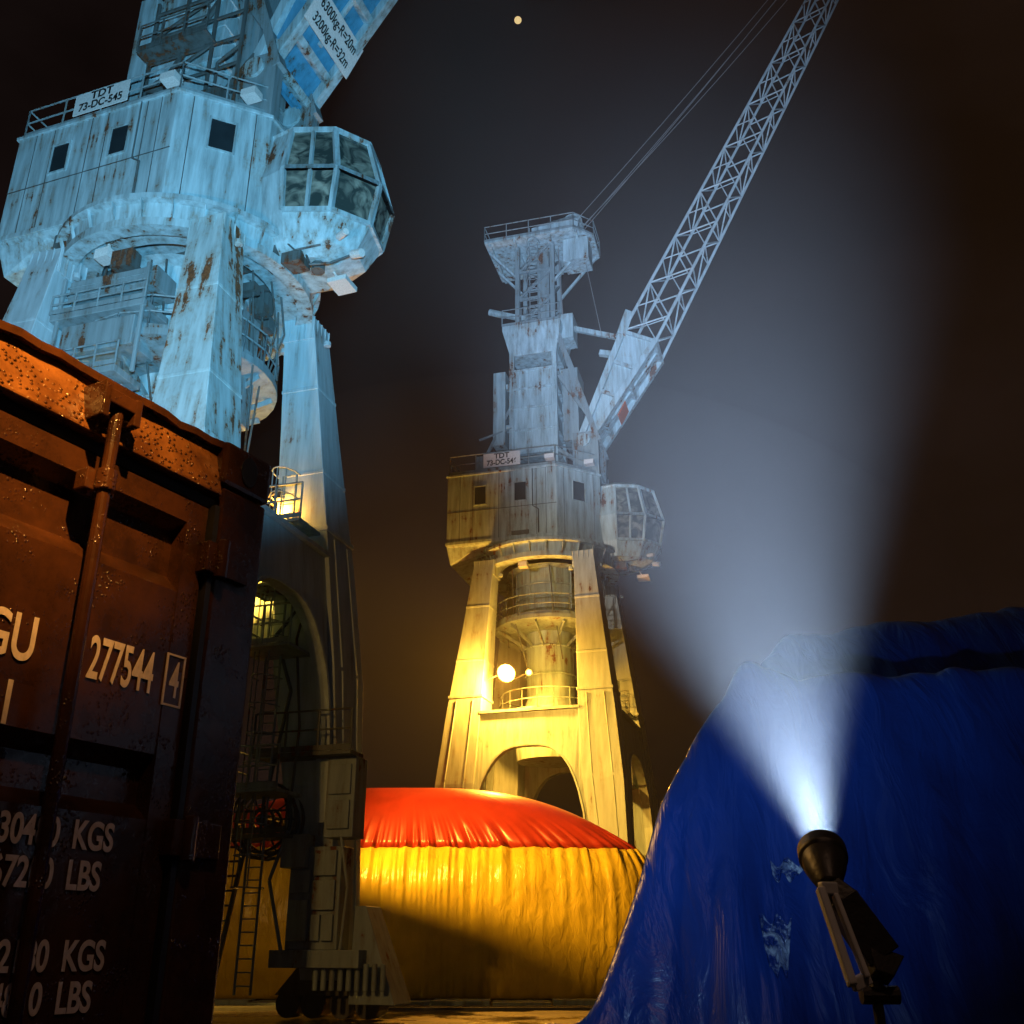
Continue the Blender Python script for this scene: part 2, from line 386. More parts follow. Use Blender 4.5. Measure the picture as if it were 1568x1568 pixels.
    b.loft([[(-1.8,-1.2,32.6),(0.9,-1.2,32.6),(0.9,1.2,32.6),(-1.8,1.2,32.6)],[(-2.2,-1.5,34.2),(1.2,-1.5,34.2),(1.2,1.5,34.2),(-2.2,1.5,34.2)],[(-2.2,-1.5,34.5),(1.2,-1.5,34.5),(1.2,1.5,34.5),(-2.2,1.5,34.5)]])
    b.box(-2.75,-2.05,-1.3,-0.5,27.0,31.6); b.box(-2.1,-1.7,-1.1,-0.7,28,28.3); b.box(-2.1,-1.7,-1.1,-0.7,30.6,30.9)
    b.obj('roof_tower', M_paint, U, bevel=0.02)
    b = B()
    for x in (-1.4,0.7):
        for y in (-0.95,0.95): b.beam((x,y,34.5),(x,y,40.3),0.26)
    for y in (-0.95,0.95):
        for z in (34.6,36.5,38.4):
            b.beam((-1.4,y,z),(0.7,y,z+1.9),0.12); b.beam((0.7,y,z),(-1.4,y,z),0.14)
    for x in (-1.4,0.7):
        for z in (34.6,36.5,38.4): b.beam((x,-0.95,z),(x,0.95,z+1.9),0.12)
    b.box(-0.3,0.4,-0.6,0.6,34.5,40.0)
    for s_ in (-0.25,0.25): b.tube((-0.35+s_,-1.25,34.5),(-0.35+s_,-1.25,41.3),0.035)
    for i in range(22): b.tube((-0.6,-1.25,34.6+i*0.3),(-0.1,-1.25,34.6+i*0.3),0.02,n=5)
    for i in range(8):
        z = 35.2+i*0.7; b.path([(-0.35+0.38*math.cos(t),-1.25-0.7*math.sin(t),z) for t in [math.pi*j/6 for j in range(7)]],0.025,5)
    for y in (-1.1,1.1):
        b.beam((0.9,y,34.0),(3.1,y,26.6),0.45,0.3); b.beam((1.0,y,31.0),(2.6,y,28.2),0.2)
        b.box(1.7,3.1,y-0.2,y+0.2,24.6,27.2)
    b.beam((0.9,-1.1,26.4),(2.9,-1.1,24.8),0.2); b.beam((1.9,-1.3,26.6),(1.9,1.3,26.6),0.3)
    b.box(1.15,2.0,-0.9,0.9,27.0,31.5)
    b.rail([(-2.2,-1.5,34.5),(1.2,-1.5,34.5)],step=1.1)
    b.box(-3.6,-2.0,-1.6,0.6,24.7,26.3); b.beam((-3.9,-1.4,24.7),(-1.7,-1.1,29.5),0.16); b.beam((-3.9,1.4,24.7),(-1.7,1.1,29.5),0.16)
    for z in (25.6,27.4): b.beam((-3.5,-1.4,z),(-1.7,-1.2,z+0.6),0.09)
    b.obj('tower_head_frame', M_grate, U)
    if extra:   # open service stair and pipes on the near side of the tower
        b = B()
        for x in (-1.5,-0.3,0.9,2.0): b.beam((x,-1.7,24.7),(x,-1.7,30.5),0.09)
        for i in range(5):
            z = 25.6+i*1.1; b.beam((-1.5,-1.7,z),(2.0,-1.7,z),0.07); b.beam((-1.5 if i%2 else 0.9,-1.72,z),(0.9 if i%2 else -1.5,-1.72,z+1.1),0.07)
        b.box(-1.6,1.0,-2.2,-1.6,27.9,27.98); b.rail([(-1.6,-2.2,27.98),(1.0,-2.2,27.98)],step=0.8)
        b.beam((-2.2,-1.6,24.7),(0.8,-1.6,29.8),0.12); b.beam((1.0,-1.75,24.7),(2.2,-1.2,27.4),0.14)
        b.path([(1.3,-1.8,24.7),(1.3,-1.8,26.8),(2.0,-1.6,27.6)],0.05)
        b.box(1.0,1.7,-2.0,-1.5,24.7,25.6); b.box(-0.4,0.3,-2.1,-1.6,24.7,25.4)
        b.obj('tower_service_stair', M_gear, U)
    b = B()
    pl = [(-3.2,-1.9),(2.2,-1.9),(3.2,-0.8),(3.2,1.2),(2.0,2.1),(-3.2,2.1)]
    b.loft([[(x,y,40.2) for x,y in pl],[(x,y,40.34) for x,y in pl]])
    for x in (-2.9,-1.4,0.7,2.3): b.beam((x,-1.85,40.1),(x,2.0,40.1),0.14,0.2)
    b.beam((-3.1,-1.0,40.1),(-1.4,-0.95,38.0),0.14); b.beam((3.0,-0.8,40.1),(0.7,-0.95,37.4),0.14); b.beam((3.0,1.0,40.1),(0.7,0.95,37.4),0.14); b.beam((-3.1,1.0,40.1),(-1.4,0.95,38.0),0.14)
    b.box(1.4,2.9,-1.2,0.2,38.6,40.1)
    b.loft([[(-0.5,-1.1,40.34),(2.2,-1.1,40.34),(2.2,1.1,40.34),(-0.5,1.1,40.34)],[(-0.5,-1.1,41.4),(2.4,-1.1,41.6),(2.4,1.1,41.6),(-0.5,1.1,41.4)],[(0.0,-0.8,41.8),(2.0,-0.8,42.1),(2.0,0.8,42.1),(0.0,0.8,41.8)]])
    b.tube((1.9,-0.7,41.7),(1.9,0.7,41.7),0.6,n=24)
    b.obj('tower_top_platform', M_paint, U)
    b = B(); b.rail([(x,y,40.34) for x,y in pl], closed=True, step=1.4); b.obj('top_railing', M_grate, U)
    # ---- jib
    def J(s, y, n): return (2.3+0.4726*s+0.8813*n, y, 26.7+0.8813*s-0.4726*n)
    UP = (0.8813,0,-0.4726)
    b = B(); g = B()
    for y in (-1.1,1.1):
        sg = 1 if y > 0 else -1
        b.beam(J(-0.2,y,0.22),J(7,y,1.0),0.34,0.34,up=UP); b.beam(J(-0.2,y,-0.22),J(7,y,-1.0),0.34,0.34,up=UP)
        g.add([J(0.5,y-0.06*sg,0.2),J(6.8,y-0.06*sg,0.95),J(6.8,y-0.06*sg,-0.95),J(0.5,y-0.06*sg,-0.2)],[(0,1,2,3)])
        for s_ in (1.2,3.1,5.0,6.9):
            w = 0.22+0.78*s_/7; b.beam(J(s_,y,w),J(s_,y,-w),0.2,0.2,up=(0.47,0,0.88))
        b.tube(J(0,y-0.3,0),J(0,y+0.3,0),0.38,n=20)
    for s_ in (0.6,1.7,4.2,6.9):
        w = 0.22+0.78*s_/7
        b.beam(J(s_,-1.0,w),J(s_,1.0,w),0.26,0.26,up=UP); b.beam(J(s_,-1.0,-w),J(s_,1.0,-w),0.22,0.22,up=UP)
    g.add([J(0.3,-1.0,0.12),J(7,-1.0,0.9),J(7,1.0,0.9),J(0.3,1.0,0.12)],[(0,1,2,3)])
    g.add([J(0.3,-1.0,-0.12),J(7,-1.0,-0.9),J(7,1.0,-0.9),J(0.3,1.0,-0.12)],[(0,1,2,3)])
    b.beam(J(2.2,0,0.42),J(7,0,0.98),0.16,0.12,up=UP)
    b.obj('jib_foot', M_paint, U, bevel=0.015); g.obj('jib_web_plates', M_blue if extra else M_paint, U)
    b = B()
    s0, s1, npn = 7.0, 47.0, 24
    def C(i, a, c):
        t = i/npn; return J(s0+(s1-s0)*t, a*(1.1-0.6*t), c*(1.0-0.5*t))
    for a in (-1,1):
        for c in (-1,1): b.tube(C(0,a,c),C(npn,a,c),0.095,0.06)
    for i in range(npn):
        e = 1 if i % 2 == 0 else -1
        for a in (-1,1):
            b.tube(C(i,a,-e),C(i+1,a,e),0.045,n=5); b.tube(C(i,a,e),C(i+0.5,a,0),0.035,n=5)
        for c in (-1,1):
            b.tube(C(i,-e,c),C(i+1,e,c),0.045,n=5); b.tube(C(i,-1,c),C(i,1,c),0.04,n=5)
    b.obj('jib_lattice', M_paint_l, U)
    b = B()
    sp = Vector(J(2.75,0,0.66)); nv = Vector(UP); al = Vector((0.4726,0,0.8813))
    if extra:
        q = [sp+nv*0.08+Vector((0,yy_,0))+al*aa for yy_,aa in ((-1.35,-0.6),(1.35,-0.6),(1.35,0.6),(-1.35,0.6))]
        b.loft([q,[p-nv*0.03 for p in q]])
        b.obj('load_board', M_white, U)
        text('load_text_1','6300kg-R=20m',M_black,U,frame(sp+nv*0.09+al*0.28,(0,1,0),tuple(al),tuple(nv)),0.46,0.76,bold=0.01)
        text('load_text_2','3200kg-R=32m',M_black,U,frame(sp+nv*0.09-al*0.28,(0,1,0),tuple(al),tuple(nv)),0.46,0.76,bold=0.01)
    else:
        q = [sp+nv*0.2+Vector((0,yy_,0))+al*aa for yy_,aa in ((-0.6,-0.45),(0.6,-0.45),(0.6,0.45),(-0.6,0.45))]
        b.loft([q,[p-nv*0.05 for p in q]])
        b.obj('load_board', simple('warning_orange',(0.55,0.12,0.04),0.5), U)
    b = B()
    b.beam((-3.2,-0.3,36.4),(5.6,-0.3,32.9),0.2,0.28); b.tube((-3.3,-0.3,36.44),(-2.5,-0.3,36.1),0.2); b.beam((3.3,-0.9,32.2),(5.4,-0.9,31.6),0.3,0.3)
    b.box(0.9,1.8,-0.8,0.5,33.6,35.2)
    b.beam(J(6.6,-1.1,-1.0),J(8.2,-0.9,-1.3),0.5,0.5)
    b.obj('luffing_rack', M_paint, U)
    b = B()
    for y, s_, o_ in ((-0.5,46,0.0),(0.5,46,0.0),(-0.2,40,-0.6),(0.3,46.5,-0.5)):
        a = Vector((2.3,y,42.1+o_)); e_ = Vector(J(s_,y*0.6,-0.5)); pts = []
        for i in range(9):
            t = i/8; p = a.lerp(e_, t); p.z -= 0.9*4*t*(1-t)*0.5; pts.append(p)
        b.path(pts, 0.022, 5)
    b.path([(1.0,-0.6,40),(1.2,-0.4,34)],0.03); b.path([(2.2,-0.6,41.5),(3.4,-0.5,33.5)],0.02)
    b.obj('hoist_ropes', M_rope, U)
    if extra:
        b = B()
        cx, cy, cz = 2.6, 2.6, 4.7
        for rr_ in (0.95, 0.8, 0.3):
            b.path([(cx+rr_*math.cos(2*math.pi*i/24), cy, cz+rr_*math.sin(2*math.pi*i/24)) for i in range(25)],0.045,6)
            b.path([(cx+rr_*math.cos(2*math.pi*i/24), cy+0.4, cz+rr_*math.sin(2*math.pi*i/24)) for i in range(25)],0.045,6)
        for i in range(12):
            a = i*math.pi/6
            b.tube((cx+0.3*math.cos(a),cy,cz+0.3*math.sin(a)),(cx+0.93*math.cos(a),cy,cz+0.93*math.sin(a)),0.025,n=5)
        b.tube((cx,cy-0.1,cz),(cx,cy+0.9,cz),0.16)
        b.path([(cx+0.2,cy-0.2,cz+0.9),(3.2,2.4,8.0),(2.6,2.4,9.6),(3.4,2.5,10.6)],0.05)
        b.path([(cx+0.9,cy-0.3,cz),(3.6,2.3,7.0),(3.3,2.3,9.4),(3.5,2.5,11.0)],0.035)
        b.obj('cable_reel', M_gear, P)
        b = B()
        b.box(3.5,4.9,2.6,3.3,1.6,4.0); b.box(3.3,4.0,2.4,2.9,3.5,4.3)
        for x0,x1,z0,z1 in ((3.56,4.1,2.9,3.45),(4.2,4.8,3.3,3.9),(4.2,4.8,2.5,3.2),(3.56,4.1,1.8,2.75),(4.2,4.45,1.8,2.4),(4.5,4.8,1.8,2.4)): b.box(x0,x1,2.50,2.58,z0,z1)
        b.box(4.4,5.2,2.5,3.2,4.2,6.2); b.box(3.2,5.6,2.4,4.2,1.2,1.6)
        b.box(4.5,5.1,2.42,2.5,4.4,5.1); b.box(4.5,5.1,2.42,2.5,5.25,6.0)
        b.loft([[(5.2,2.8,0.4),(6.4,2.8,0.4),(6.4,3.9,0.4),(5.2,3.9,0.4)],[(5.2,2.9,2.6),(5.5,2.9,2.6),(5.5,3.8,2.6),(5.2,3.8,2.6)]])
        for i in range(9): b.tube((4.4+i*0.22,2.6,0.7),(4.4+i*0.22,2.6,1.3),0.07)
        b.path([(3.4,2.5,4.4),(3.1,2.3,3.2),(3.6,2.3,1.5)],0.05); b.path([(4.9,2.5,4.2),(5.2,2.4,3.0),(5.1,2.4,1.6)],0.04)
        b.obj('electrical_cabinets', M_grate, P, bevel=0.02)
        b = B()
        for s_ in (-0.55,0.25): b.beam((1.6+s_,2.0,0),(2.1+s_,2.3,4.2),0.09)
        for i in range(12):
            t = i/12+0.04; b.beam((1.05+0.5*t,2.0+0.3*t,4.2*t),(1.85+0.5*t,2.0+0.3*t,4.2*t),0.07,0.05)
        b.box(1.5,3.6,2.0,2.9,4.2,4.3); b.rail([(1.5,2.0,4.3),(3.6,2.0,4.3)],step=0.8); b.box(1.3,1.5,2.0,2.9,2.9,3.4)
        b.box(2.4,5.2,2.1,2.9,6.2,6.3); b.rail([(2.4,2.1,6.3),(5.2,2.1,6.3)],step=0.8)
        b.obj('boarding_ladder', M_gear, P)
    return root

c1 = build_crane((-9.7,25.9,0), -20, '73-DC-545', True)
c2 = build_crane((1.94,51.0,0), -15, '73-DC-546', False)

# ---------------------------------------------------------------- sodium floodlights
SOD = (1.0,0.41,0.04)
def floodlight(loc, aim, W, r, bracket=(-0.9,0.3)):
    e = empty('sodium_floodlight', loc)
    b = B(); d = (Vector(aim)-Vector(loc)).normalized()
    b.tube(-d*0.35, -d*0.02, r*0.5, r*1.15, n=16)
    b.tube(-d*0.3, -d*0.3+Vector((bracket[0],bracket[1],-0.3)), 0.04)
    b.obj('housing', M_dark, e)
    b = B(); b.tube(-d*0.015, d*0.03, r, r*0.8, n=20); b.obj('lens', M_sodium, e)
    pos = Vector(loc)+d*0.35
    light('sodium_light','POINT',pos,W,SOD,None,size=0.25,parent=e)
    return e
floodlight((-0.28,47.3,13.5), (-2.0,42,10), 8500, 0.38)
floodlight((0.8,47.9,13.7), (0.8,40,12), 400, 0.14)
floodlight((-6.75,27.3,13.6), (-6.3,27.0,10), 600, 0.12)
# unseen mast behind the container washing the inflatable, white lamp added for far crane
mast = empty('unseen_light_mast',(-12.2,26.5,0))
b = B(); b.tube((0,0,0),(0,0,15.3),0.16,0.1); b.box(-0.5,0.5,-0.1,0.1,15.1,15.2); b.box(-0.5,-0.1,0.1,0.3,15.0,15.4); b.box(0.1,0.5,0.1,0.3,15.0,15.4); b.obj('unseen_mast_pole', M_dark, mast)
light('unseen_mast_sodium','SPOT',(-12.2,27.0,15.2),52000,(1.0,0.50,0.06),(-3.5,38.5,4.5),78,0.6,0.25,parent=mast)
light('added_mast_white','SPOT',(-12.2,27.0,15.8),14000,(1.0,0.84,0.70),(0.5,49,23),40,0.8,0.25,parent=mast)  # lamp added to brighten the far crane's house
ll = empty('unseen_light_mast',(-9.5,9.0,0))  # unseen mast added as dim orange fill on the near crane's base
b = B(); b.tube((0,0,0),(0,0,9.4),0.12,0.08); b.box(-0.4,0.4,-0.15,0.15,9.3,9.5); b.obj('unseen_mast_pole', M_dark, ll)
light('unseen_mast_sodium','POINT',(-9.5,9.0,9.1),3800,(1.0,0.50,0.12),None,size=0.2,parent=ll)

# ---------------------------------------------------------------- inflatable
M_yel, nt, bs = newmat('yellow_vinyl')
tc = N(nt,'ShaderNodeTexCoord'); n1 = N(nt,'ShaderNodeTexNoise',Scale=0.9,Detail=6.0); nt.links.new(tc.outputs['Object'],n1.inputs[0])
r_ = ramp(nt,n1.outputs[0],0.3,0.7,(0.55,0.38,0.03,1),(0.78,0.56,0.05,1)); nt.links.new(r_.outputs[0],bs.inputs['Base Color']); bs.inputs['Roughness'].default_value=0.26
mp = N(nt,'ShaderNodeMapping'); mp.inputs['Scale'].default_value=(1.6,1.0,0.7); nt.links.new(tc.outputs['Object'],mp.inputs[0])
n2 = N(nt,'ShaderNodeTexNoise',Scale=2.0,Detail=4.0,Distortion=0.8); nt.links.new(mp.outputs[0],n2.inputs[0])
bp = N(nt,'ShaderNodeBump',Strength=0.45,Distance=0.15); nt.links.new(n2.outputs[0],bp.inputs['Height']); nt.links.new(bp.outputs[0],bs.inputs['Normal'])
M_red = simple('red_vinyl',(0.42,0.035,0.018),0.34,bump=0.3,bscale=1.5)
inf = empty('inflatable_cushion',(-4.15,41.8,0))
def plan_r(a, A=9.6, Bd=3.5, n=4.0):
    c, s_ = math.cos(a), math.sin(a)
    k_ = (abs(c/A)**n+abs(s_/Bd)**n)**(-1/n); return k_*c, k_*s_
NA = 760
def inf_obj(name, prof, mat):
    b = B(); rings = []
    for ins, sc_, z, pl_ in prof:
        ring = []
        for i in range(NA):
            a = 2*math.pi*i/NA; x, y = plan_r(a)
            u = x*1.0+y*1.7
            w = (noise.noise(Vector((u*2.6,y*0.3,3.1)))+0.7*noise.noise(Vector((u*7,z*0.3,7.1))))*pl_
            bg = noise.noise(Vector((x*0.25,y*0.25,z*0.3)))*0.25
            off = w*0.18+bg*0.5*min(1,sc_*2)
            nx, ny = (x/9.6)**3/9.6, (y/3.5)**3/3.5
            nl = math.hypot(nx,ny) or 1
            d_ = ins+off
            ring.append(((x+nx/nl*d_)*sc_, (y+ny/nl*d_)*sc_, z+w*0.05*pl_))
        rings.append(ring)
    b.loft(rings, cap=True); o = b.obj(name, mat, inf)
    for p in o.data.polygons: p.use_smooth = True
prof = []
for i in range(33):
    t = i/32; z = 0.05+t*4.95
    ins = -0.75+0.92*math.sin(math.pi*min(1,0.12+t*0.70))**0.9 - (0.0 if t < 0.72 else 0.42*((t-0.72)/0.28)**2)
    prof.append((ins, 1.0, z, 0.14+0.86*max(0,(t-0.45)/0.55)**1.2 + 0.5*max(0,(0.12-t)/0.12)))
seam_ins = prof[-1][0]
inf_obj('yellow_side', prof, M_yel)
prof = []
for i in range(24):
    t = i/23; s_ = 1-0.98*t
    prof.append((seam_ins+0.005, s_, 5.0+2.45*(1-s_**2.7), max(0.04,1-t*5)))
inf_obj('red_top', prof, M_red)

# ---------------------------------------------------------------- container
ang = math.atan2(0.875,0.484)
ct = empty('shipping_container',(-0.68,2.61,0),ang)
def wetpaint(name, c0, c1, drop_lo, drop_hi, vscale, dist):
    m, nt, b = newmat(name); L = nt.links
    tc = N(nt,'ShaderNodeTexCoord')
    n = N(nt,'ShaderNodeTexNoise',Scale=6.0,Detail=9.0,Roughness=0.7); L.new(tc.outputs['Object'],n.inputs[0])
    r = ramp(nt,n.outputs[0],0.36,0.70,(*c0,1),(*c1,1)); L.new(r.outputs[0],b.inputs['Base Color'])
    v = N(nt,'ShaderNodeTexVoronoi',Scale=vscale); L.new(tc.outputs['Object'],v.inputs['Vector'])
    d = ramp(nt,v.outputs['Distance'],0.0,0.42,(1,1,1,1),(0,0,0,1))
    nn = N(nt,'ShaderNodeTexNoise',Scale=11.0,Detail=5.0,Roughness=0.6); L.new(tc.outputs['Object'],nn.inputs[0]); nr = ramp(nt,nn.outputs[0],drop_lo,drop_hi)
    mu = N(nt,'ShaderNodeMath',operation='MULTIPLY'); L.new(d.outputs[0],mu.inputs[0]); L.new(nr.outputs[0],mu.inputs[1])
    bp = N(nt,'ShaderNodeBump',Strength=1.0,Distance=dist); L.new(mu.outputs[0],bp.inputs['Height'])
    b2 = N(nt,'ShaderNodeBump',Strength=0.4,Distance=0.008); L.new(n.outputs[0],b2.inputs['Height']); L.new(bp.outputs[0],b2.inputs['Normal']); L.new(b2.outputs[0],b.inputs['Normal'])
    b.inputs['Roughness'].default_value = 0.18
    return m
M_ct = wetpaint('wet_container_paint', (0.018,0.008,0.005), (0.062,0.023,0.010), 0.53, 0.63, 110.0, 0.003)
M_cth = wetpaint('wet_header_lit_paint', (0.06,0.022,0.008), (0.24,0.10,0.030), 0.40, 0.50, 75.0, 0.009)  # lamplight on the header put into a brighter copy of the container paint
M_txt = simple('container_lettering',(0.62,0.53,0.48),0.6,bscale=60)
b = B()
H = 2.9
for x0 in (-0.165,-2.44): b.box(x0,x0+0.165,0.0,0.16,0.0,H-0.13)
b.box(-2.27,-0.17,-0.0,0.12,0,0.15)
b.obj('frame', M_ct, ct, bevel=0.008)
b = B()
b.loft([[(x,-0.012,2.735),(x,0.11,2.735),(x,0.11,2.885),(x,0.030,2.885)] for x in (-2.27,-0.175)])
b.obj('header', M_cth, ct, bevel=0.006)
b = B()
nseg = 40
for i in range(nseg):      # bent, dented top lip
    x0 = -2.27+2.1*i/nseg; x1 = -2.27+2.1*(i+1)/nseg
    f = lambda x: 0.012*noise.noise(Vector((x*5,0,0)))+0.006*noise.noise(Vector((x*17,3,0)))
    b.beam((x0,0.02+f(x0),2.885+f(x0+3)),(x1,0.02+f(x1),2.885+f(x1+3)),0.03,0.02)
b.obj('top_lip', M_ct, ct)
b = B()
for x0 in (-0.18,-2.44):
    for z0 in (0,H-0.125): b.box(x0,x0+0.18,-0.01,0.165,z0,z0+0.125)
b.obj('corner_castings', M_ct, ct, bevel=0.012)
b = B()
for x0 in (-0.09,-2.35):  # dark ovals stand in for the shade inside the casting holes
    b.loft([[(x0+0.03*math.cos(t),-0.013,H-0.062+0.042*math.sin(t)) for t in [2*math.pi*i/20 for i in range(20)]],[(x0+0.03*math.cos(t),-0.009,H-0.062+0.042*math.sin(t)) for t in [2*math.pi*i/20 for i in range(20)]]])
b.box(-1.225,-1.215,0.01,0.05,0.16,2.73)
b.box(-2.27,-0.17,0.02,0.05,2.705,2.732)
b.box(-0.185,-0.168,0.0,0.05,0.16,2.71)
b.obj('gaskets_and_hole_shade', M_black, ct)
b = B()
prof_ = [(2.70,0.02),(2.64,0.02),(2.615,0.065),(2.50,0.065),(2.455,0.022),(2.06,0.022),(2.025,0.065),(1.95,0.065),(1.915,0.022),(1.50,0.022),(1.46,0.065),(1.38,0.065),(1.34,0.022),(0.95,0.022),(0.91,0.065),(0.83,0.065),(0.79,0.022),(0.4,0.022),(0.36,0.065),(0.3,0.065),(0.27,0.022),(0.18,0.022)]
for xa, xb in ((-1.20,-0.19),(-2.25,-1.24)):
    xm0, xm1 = xa+0.05, xb-0.03
    vs = []; fs = []
    for z, y in prof_: vs += [(xm0+ (0.0 if y<0.03 else 0.03),y,z),(xm1-(0.0 if y<0.03 else 0.03),y,z)]
    for i in range(len(prof_)-1): fs.append((2*i,2*i+1,2*i+3,2*i+2))
    b.add(vs,fs)
    b.box(xa,xm0+0.035,0.019,0.1,0.18,2.7); b.box(xm1-0.035,xb,0.019,0.1,0.18,2.7)
b.obj('doors', M_ct, ct)
b = B(); b.box(-2.42,-0.02,0.16,6.05,0.1,H-0.03); b.box(-2.4,-0.04,0.1,0.165,0.1,H-0.05)
for i in range(24):
    y = 0.4+i*0.235; b.box(-0.02,0.0,y,y+0.11,0.15,H-0.1); b.box(-2.44,-2.42,y,y+0.11,0.15,H-0.1)
for y_ in (5.9,):
    b.box(-0.17,0,y_,y_+0.16,0,H); b.box(-2.44,-2.27,y_,y_+0.16,0,H)
b.obj('body', M_ct, ct)
b = B()
for x in (-0.555,-0.97,-1.5,-1.95):
    b.tube((x,-0.035,0.1),(x,-0.035,2.84),0.0150,n=14)
    for z in (0.12,0.9,1.25,2.62): b.box(x-0.04,x+0.04,-0.02,0.02,z-0.025,z+0.025); b.tube((x,-0.035,z-0.025),(x,-0.035,z+0.025),0.024,n=12)
    b.box(x-0.05,x+0.035,-0.06,-0.01,2.80,2.835); b.box(x-0.06,x-0.04,-0.06,0.02,2.76,2.85); b.box(x+0.03,x+0.05,-0.06,0.02,2.77,2.84)
    b.beam((x,-0.05,1.35),(x+0.38,-0.06,1.33),0.012,0.035)
for z in (2.56,1.88,1.1,0.4):
    b.box(-0.21,-0.06,-0.02,0.02,z-0.04,z+0.04); b.tube((-0.165,-0.024,z-0.05),(-0.165,-0.024,z+0.05),0.018,n=10)
b.obj('locking_bars', M_ct, ct, bevel=0.003)
def ctext(nm, s, x, z, size, sx, y=0.018, al='LEFT'): text(nm,s,M_txt,ct,frame((x,y,z),(1,0,0),(0,0,1),(0,-1,0)),size,sx,al,bold=0.002)
ctext('owner_code','TEGU',-0.835,2.235,0.135,0.64)
ctext('serial_number','277544',-0.482,2.235,0.135,0.46)
ctext('check_digit','4',-0.245,2.235,0.12,0.48)
b = B()
for x0,x1,z0,z1 in ((-0.262,-0.257,2.175,2.30),(-0.208,-0.203,2.175,2.30),(-0.257,-0.208,2.175,2.18),(-0.257,-0.208,2.295,2.30)): b.box(x0,x1,0.0165,0.0195,z0,z1)
b.obj('check_digit_box', M_txt, ct)
ctext('size_code','45G1',-0.825,2.10,0.125,0.68)
for nm, s, z in (('gross_kg','30480  KGS',1.865),('gross_lb','67200  LBS',1.785),('tare_kg','2180  KGS',1.632),('tare_lb','4810  LBS',1.555)):
    ctext(nm, s, -0.625 if 'gross' in nm else -0.575, z, 0.08, 0.72)

# ---------------------------------------------------------------- blue tarp
M_tarp, nt, bs = newmat('blue_tarpaulin')
tc = N(nt,'ShaderNodeTexCoord'); n1 = N(nt,'ShaderNodeTexNoise',Scale=1.0,Detail=6.0); nt.links.new(tc.outputs['Object'],n1.inputs[0])
r_ = ramp(nt,n1.outputs[0],0.35,0.72,(0.003,0.020,0.13,1),(0.009,0.055,0.32,1)); nt.links.new(r_.outputs[0],bs.inputs['Base Color']); bs.inputs['Roughness'].default_value=0.32
mp = N(nt,'ShaderNodeMapping'); mp.inputs['Scale'].default_value=(4.0,1.2,1.2); nt.links.new(tc.outputs['Object'],mp.inputs[0])
n2 = N(nt,'ShaderNodeTexNoise',Scale=2.0,Detail=5.0,Roughness=0.5,Distortion=1.0); nt.links.new(mp.outputs[0],n2.inputs[0])
bp = N(nt,'ShaderNodeBump',Strength=0.5,Distance=0.06); nt.links.new(n2.outputs[0],bp.inputs['Height']); nt.links.new(bp.outputs[0],bs.inputs['Normal'])
def smin(a,b,k): 
    h = max(0,min(1,0.5+0.5*(b-a)/k)); return b*(1-h)+a*h-k*h*(1-h)
def smax(a,b,k): return -smin(-a,-b,k)
def tz(x,y):
    xp = x-0.20*(y-5.5)
    left = 1.31+(xp-0.44)*1.95
    front = (y-3.55)*2.7
    tier1 = smin(front, 2.78+0.03*x+0.10*(y-4.8), 0.2)
    tier2 = smin((y-4.95)*1.6+2.3, 3.22+0.09*x, 0.3)
    back = (9.5-y)*2.5
    t = smax(tier1, tier2, 0.15)
    z = smin(t, left+0.12*noise.noise(Vector((y*1.3,0,2))), 0.12)
    z = smin(z, back, 0.3)
    hang = max(0.0, min(1.0, (2.9-z)/1.6))
    ple = math.sin(x*9+2.2*noise.noise(Vector((x*1.1,y*0.4,5))))*0.04+0.20*noise.noise(Vector((x*2.2+0.5*z,y*0.25,0)))+0.11*abs(noise.noise(Vector((x*4.5-0.8*z,y*0.3,6))))
    z += ple*(0.3+hang)*1.3
    z += 0.06*noise.noise(Vector((x*1.3,y*1.3,8)))+0.03*noise.noise(Vector((x*5+z,z*2.5,3)))
    return max(0.0, z)
b = B(); nx_, ny_ = 420, 230
for j in range(ny_+1):
    for i in range(nx_+1):
        x = -1.4+9.0*i/nx_; y = 3.2+6.6*j/ny_
        b.v.append((x,y,tz(x,y)))
for j in range(ny_):
    for i in range(nx_):
        a = j*(nx_+1)+i
        if max(b.v[a][2], b.v[a+1][2], b.v[a+nx_+1][2], b.v[a+nx_+2][2]) > 0.001: b.f.append((a,a+1,a+nx_+2,a+nx_+1))
tp = empty('tarpaulin_cover')
o = b.obj('tarp_sheet', M_tarp, tp)
for p in o.data.polygons: p.use_smooth = True
M_film, nt, bs = newmat('clear_film')
tc = N(nt,'ShaderNodeTexCoord'); n1 = N(nt,'ShaderNodeTexNoise',Scale=9.0,Detail=7.0,Distortion=2.0); nt.links.new(tc.outputs['Object'],n1.inputs[0])
r_ = ramp(nt,n1.outputs[0],0.45,0.64,(0.006,0.03,0.17,1),(0.30,0.38,0.50,1)); nt.links.new(r_.outputs[0],bs.inputs['Base Color']); bs.inputs['Roughness'].default_value=0.18
bp = N(nt,'ShaderNodeBump',Strength=1.0,Distance=0.02); nt.links.new(n1.outputs[0],bp.inputs['Height']); nt.links.new(bp.outputs[0],bs.inputs['Normal'])
b = B()
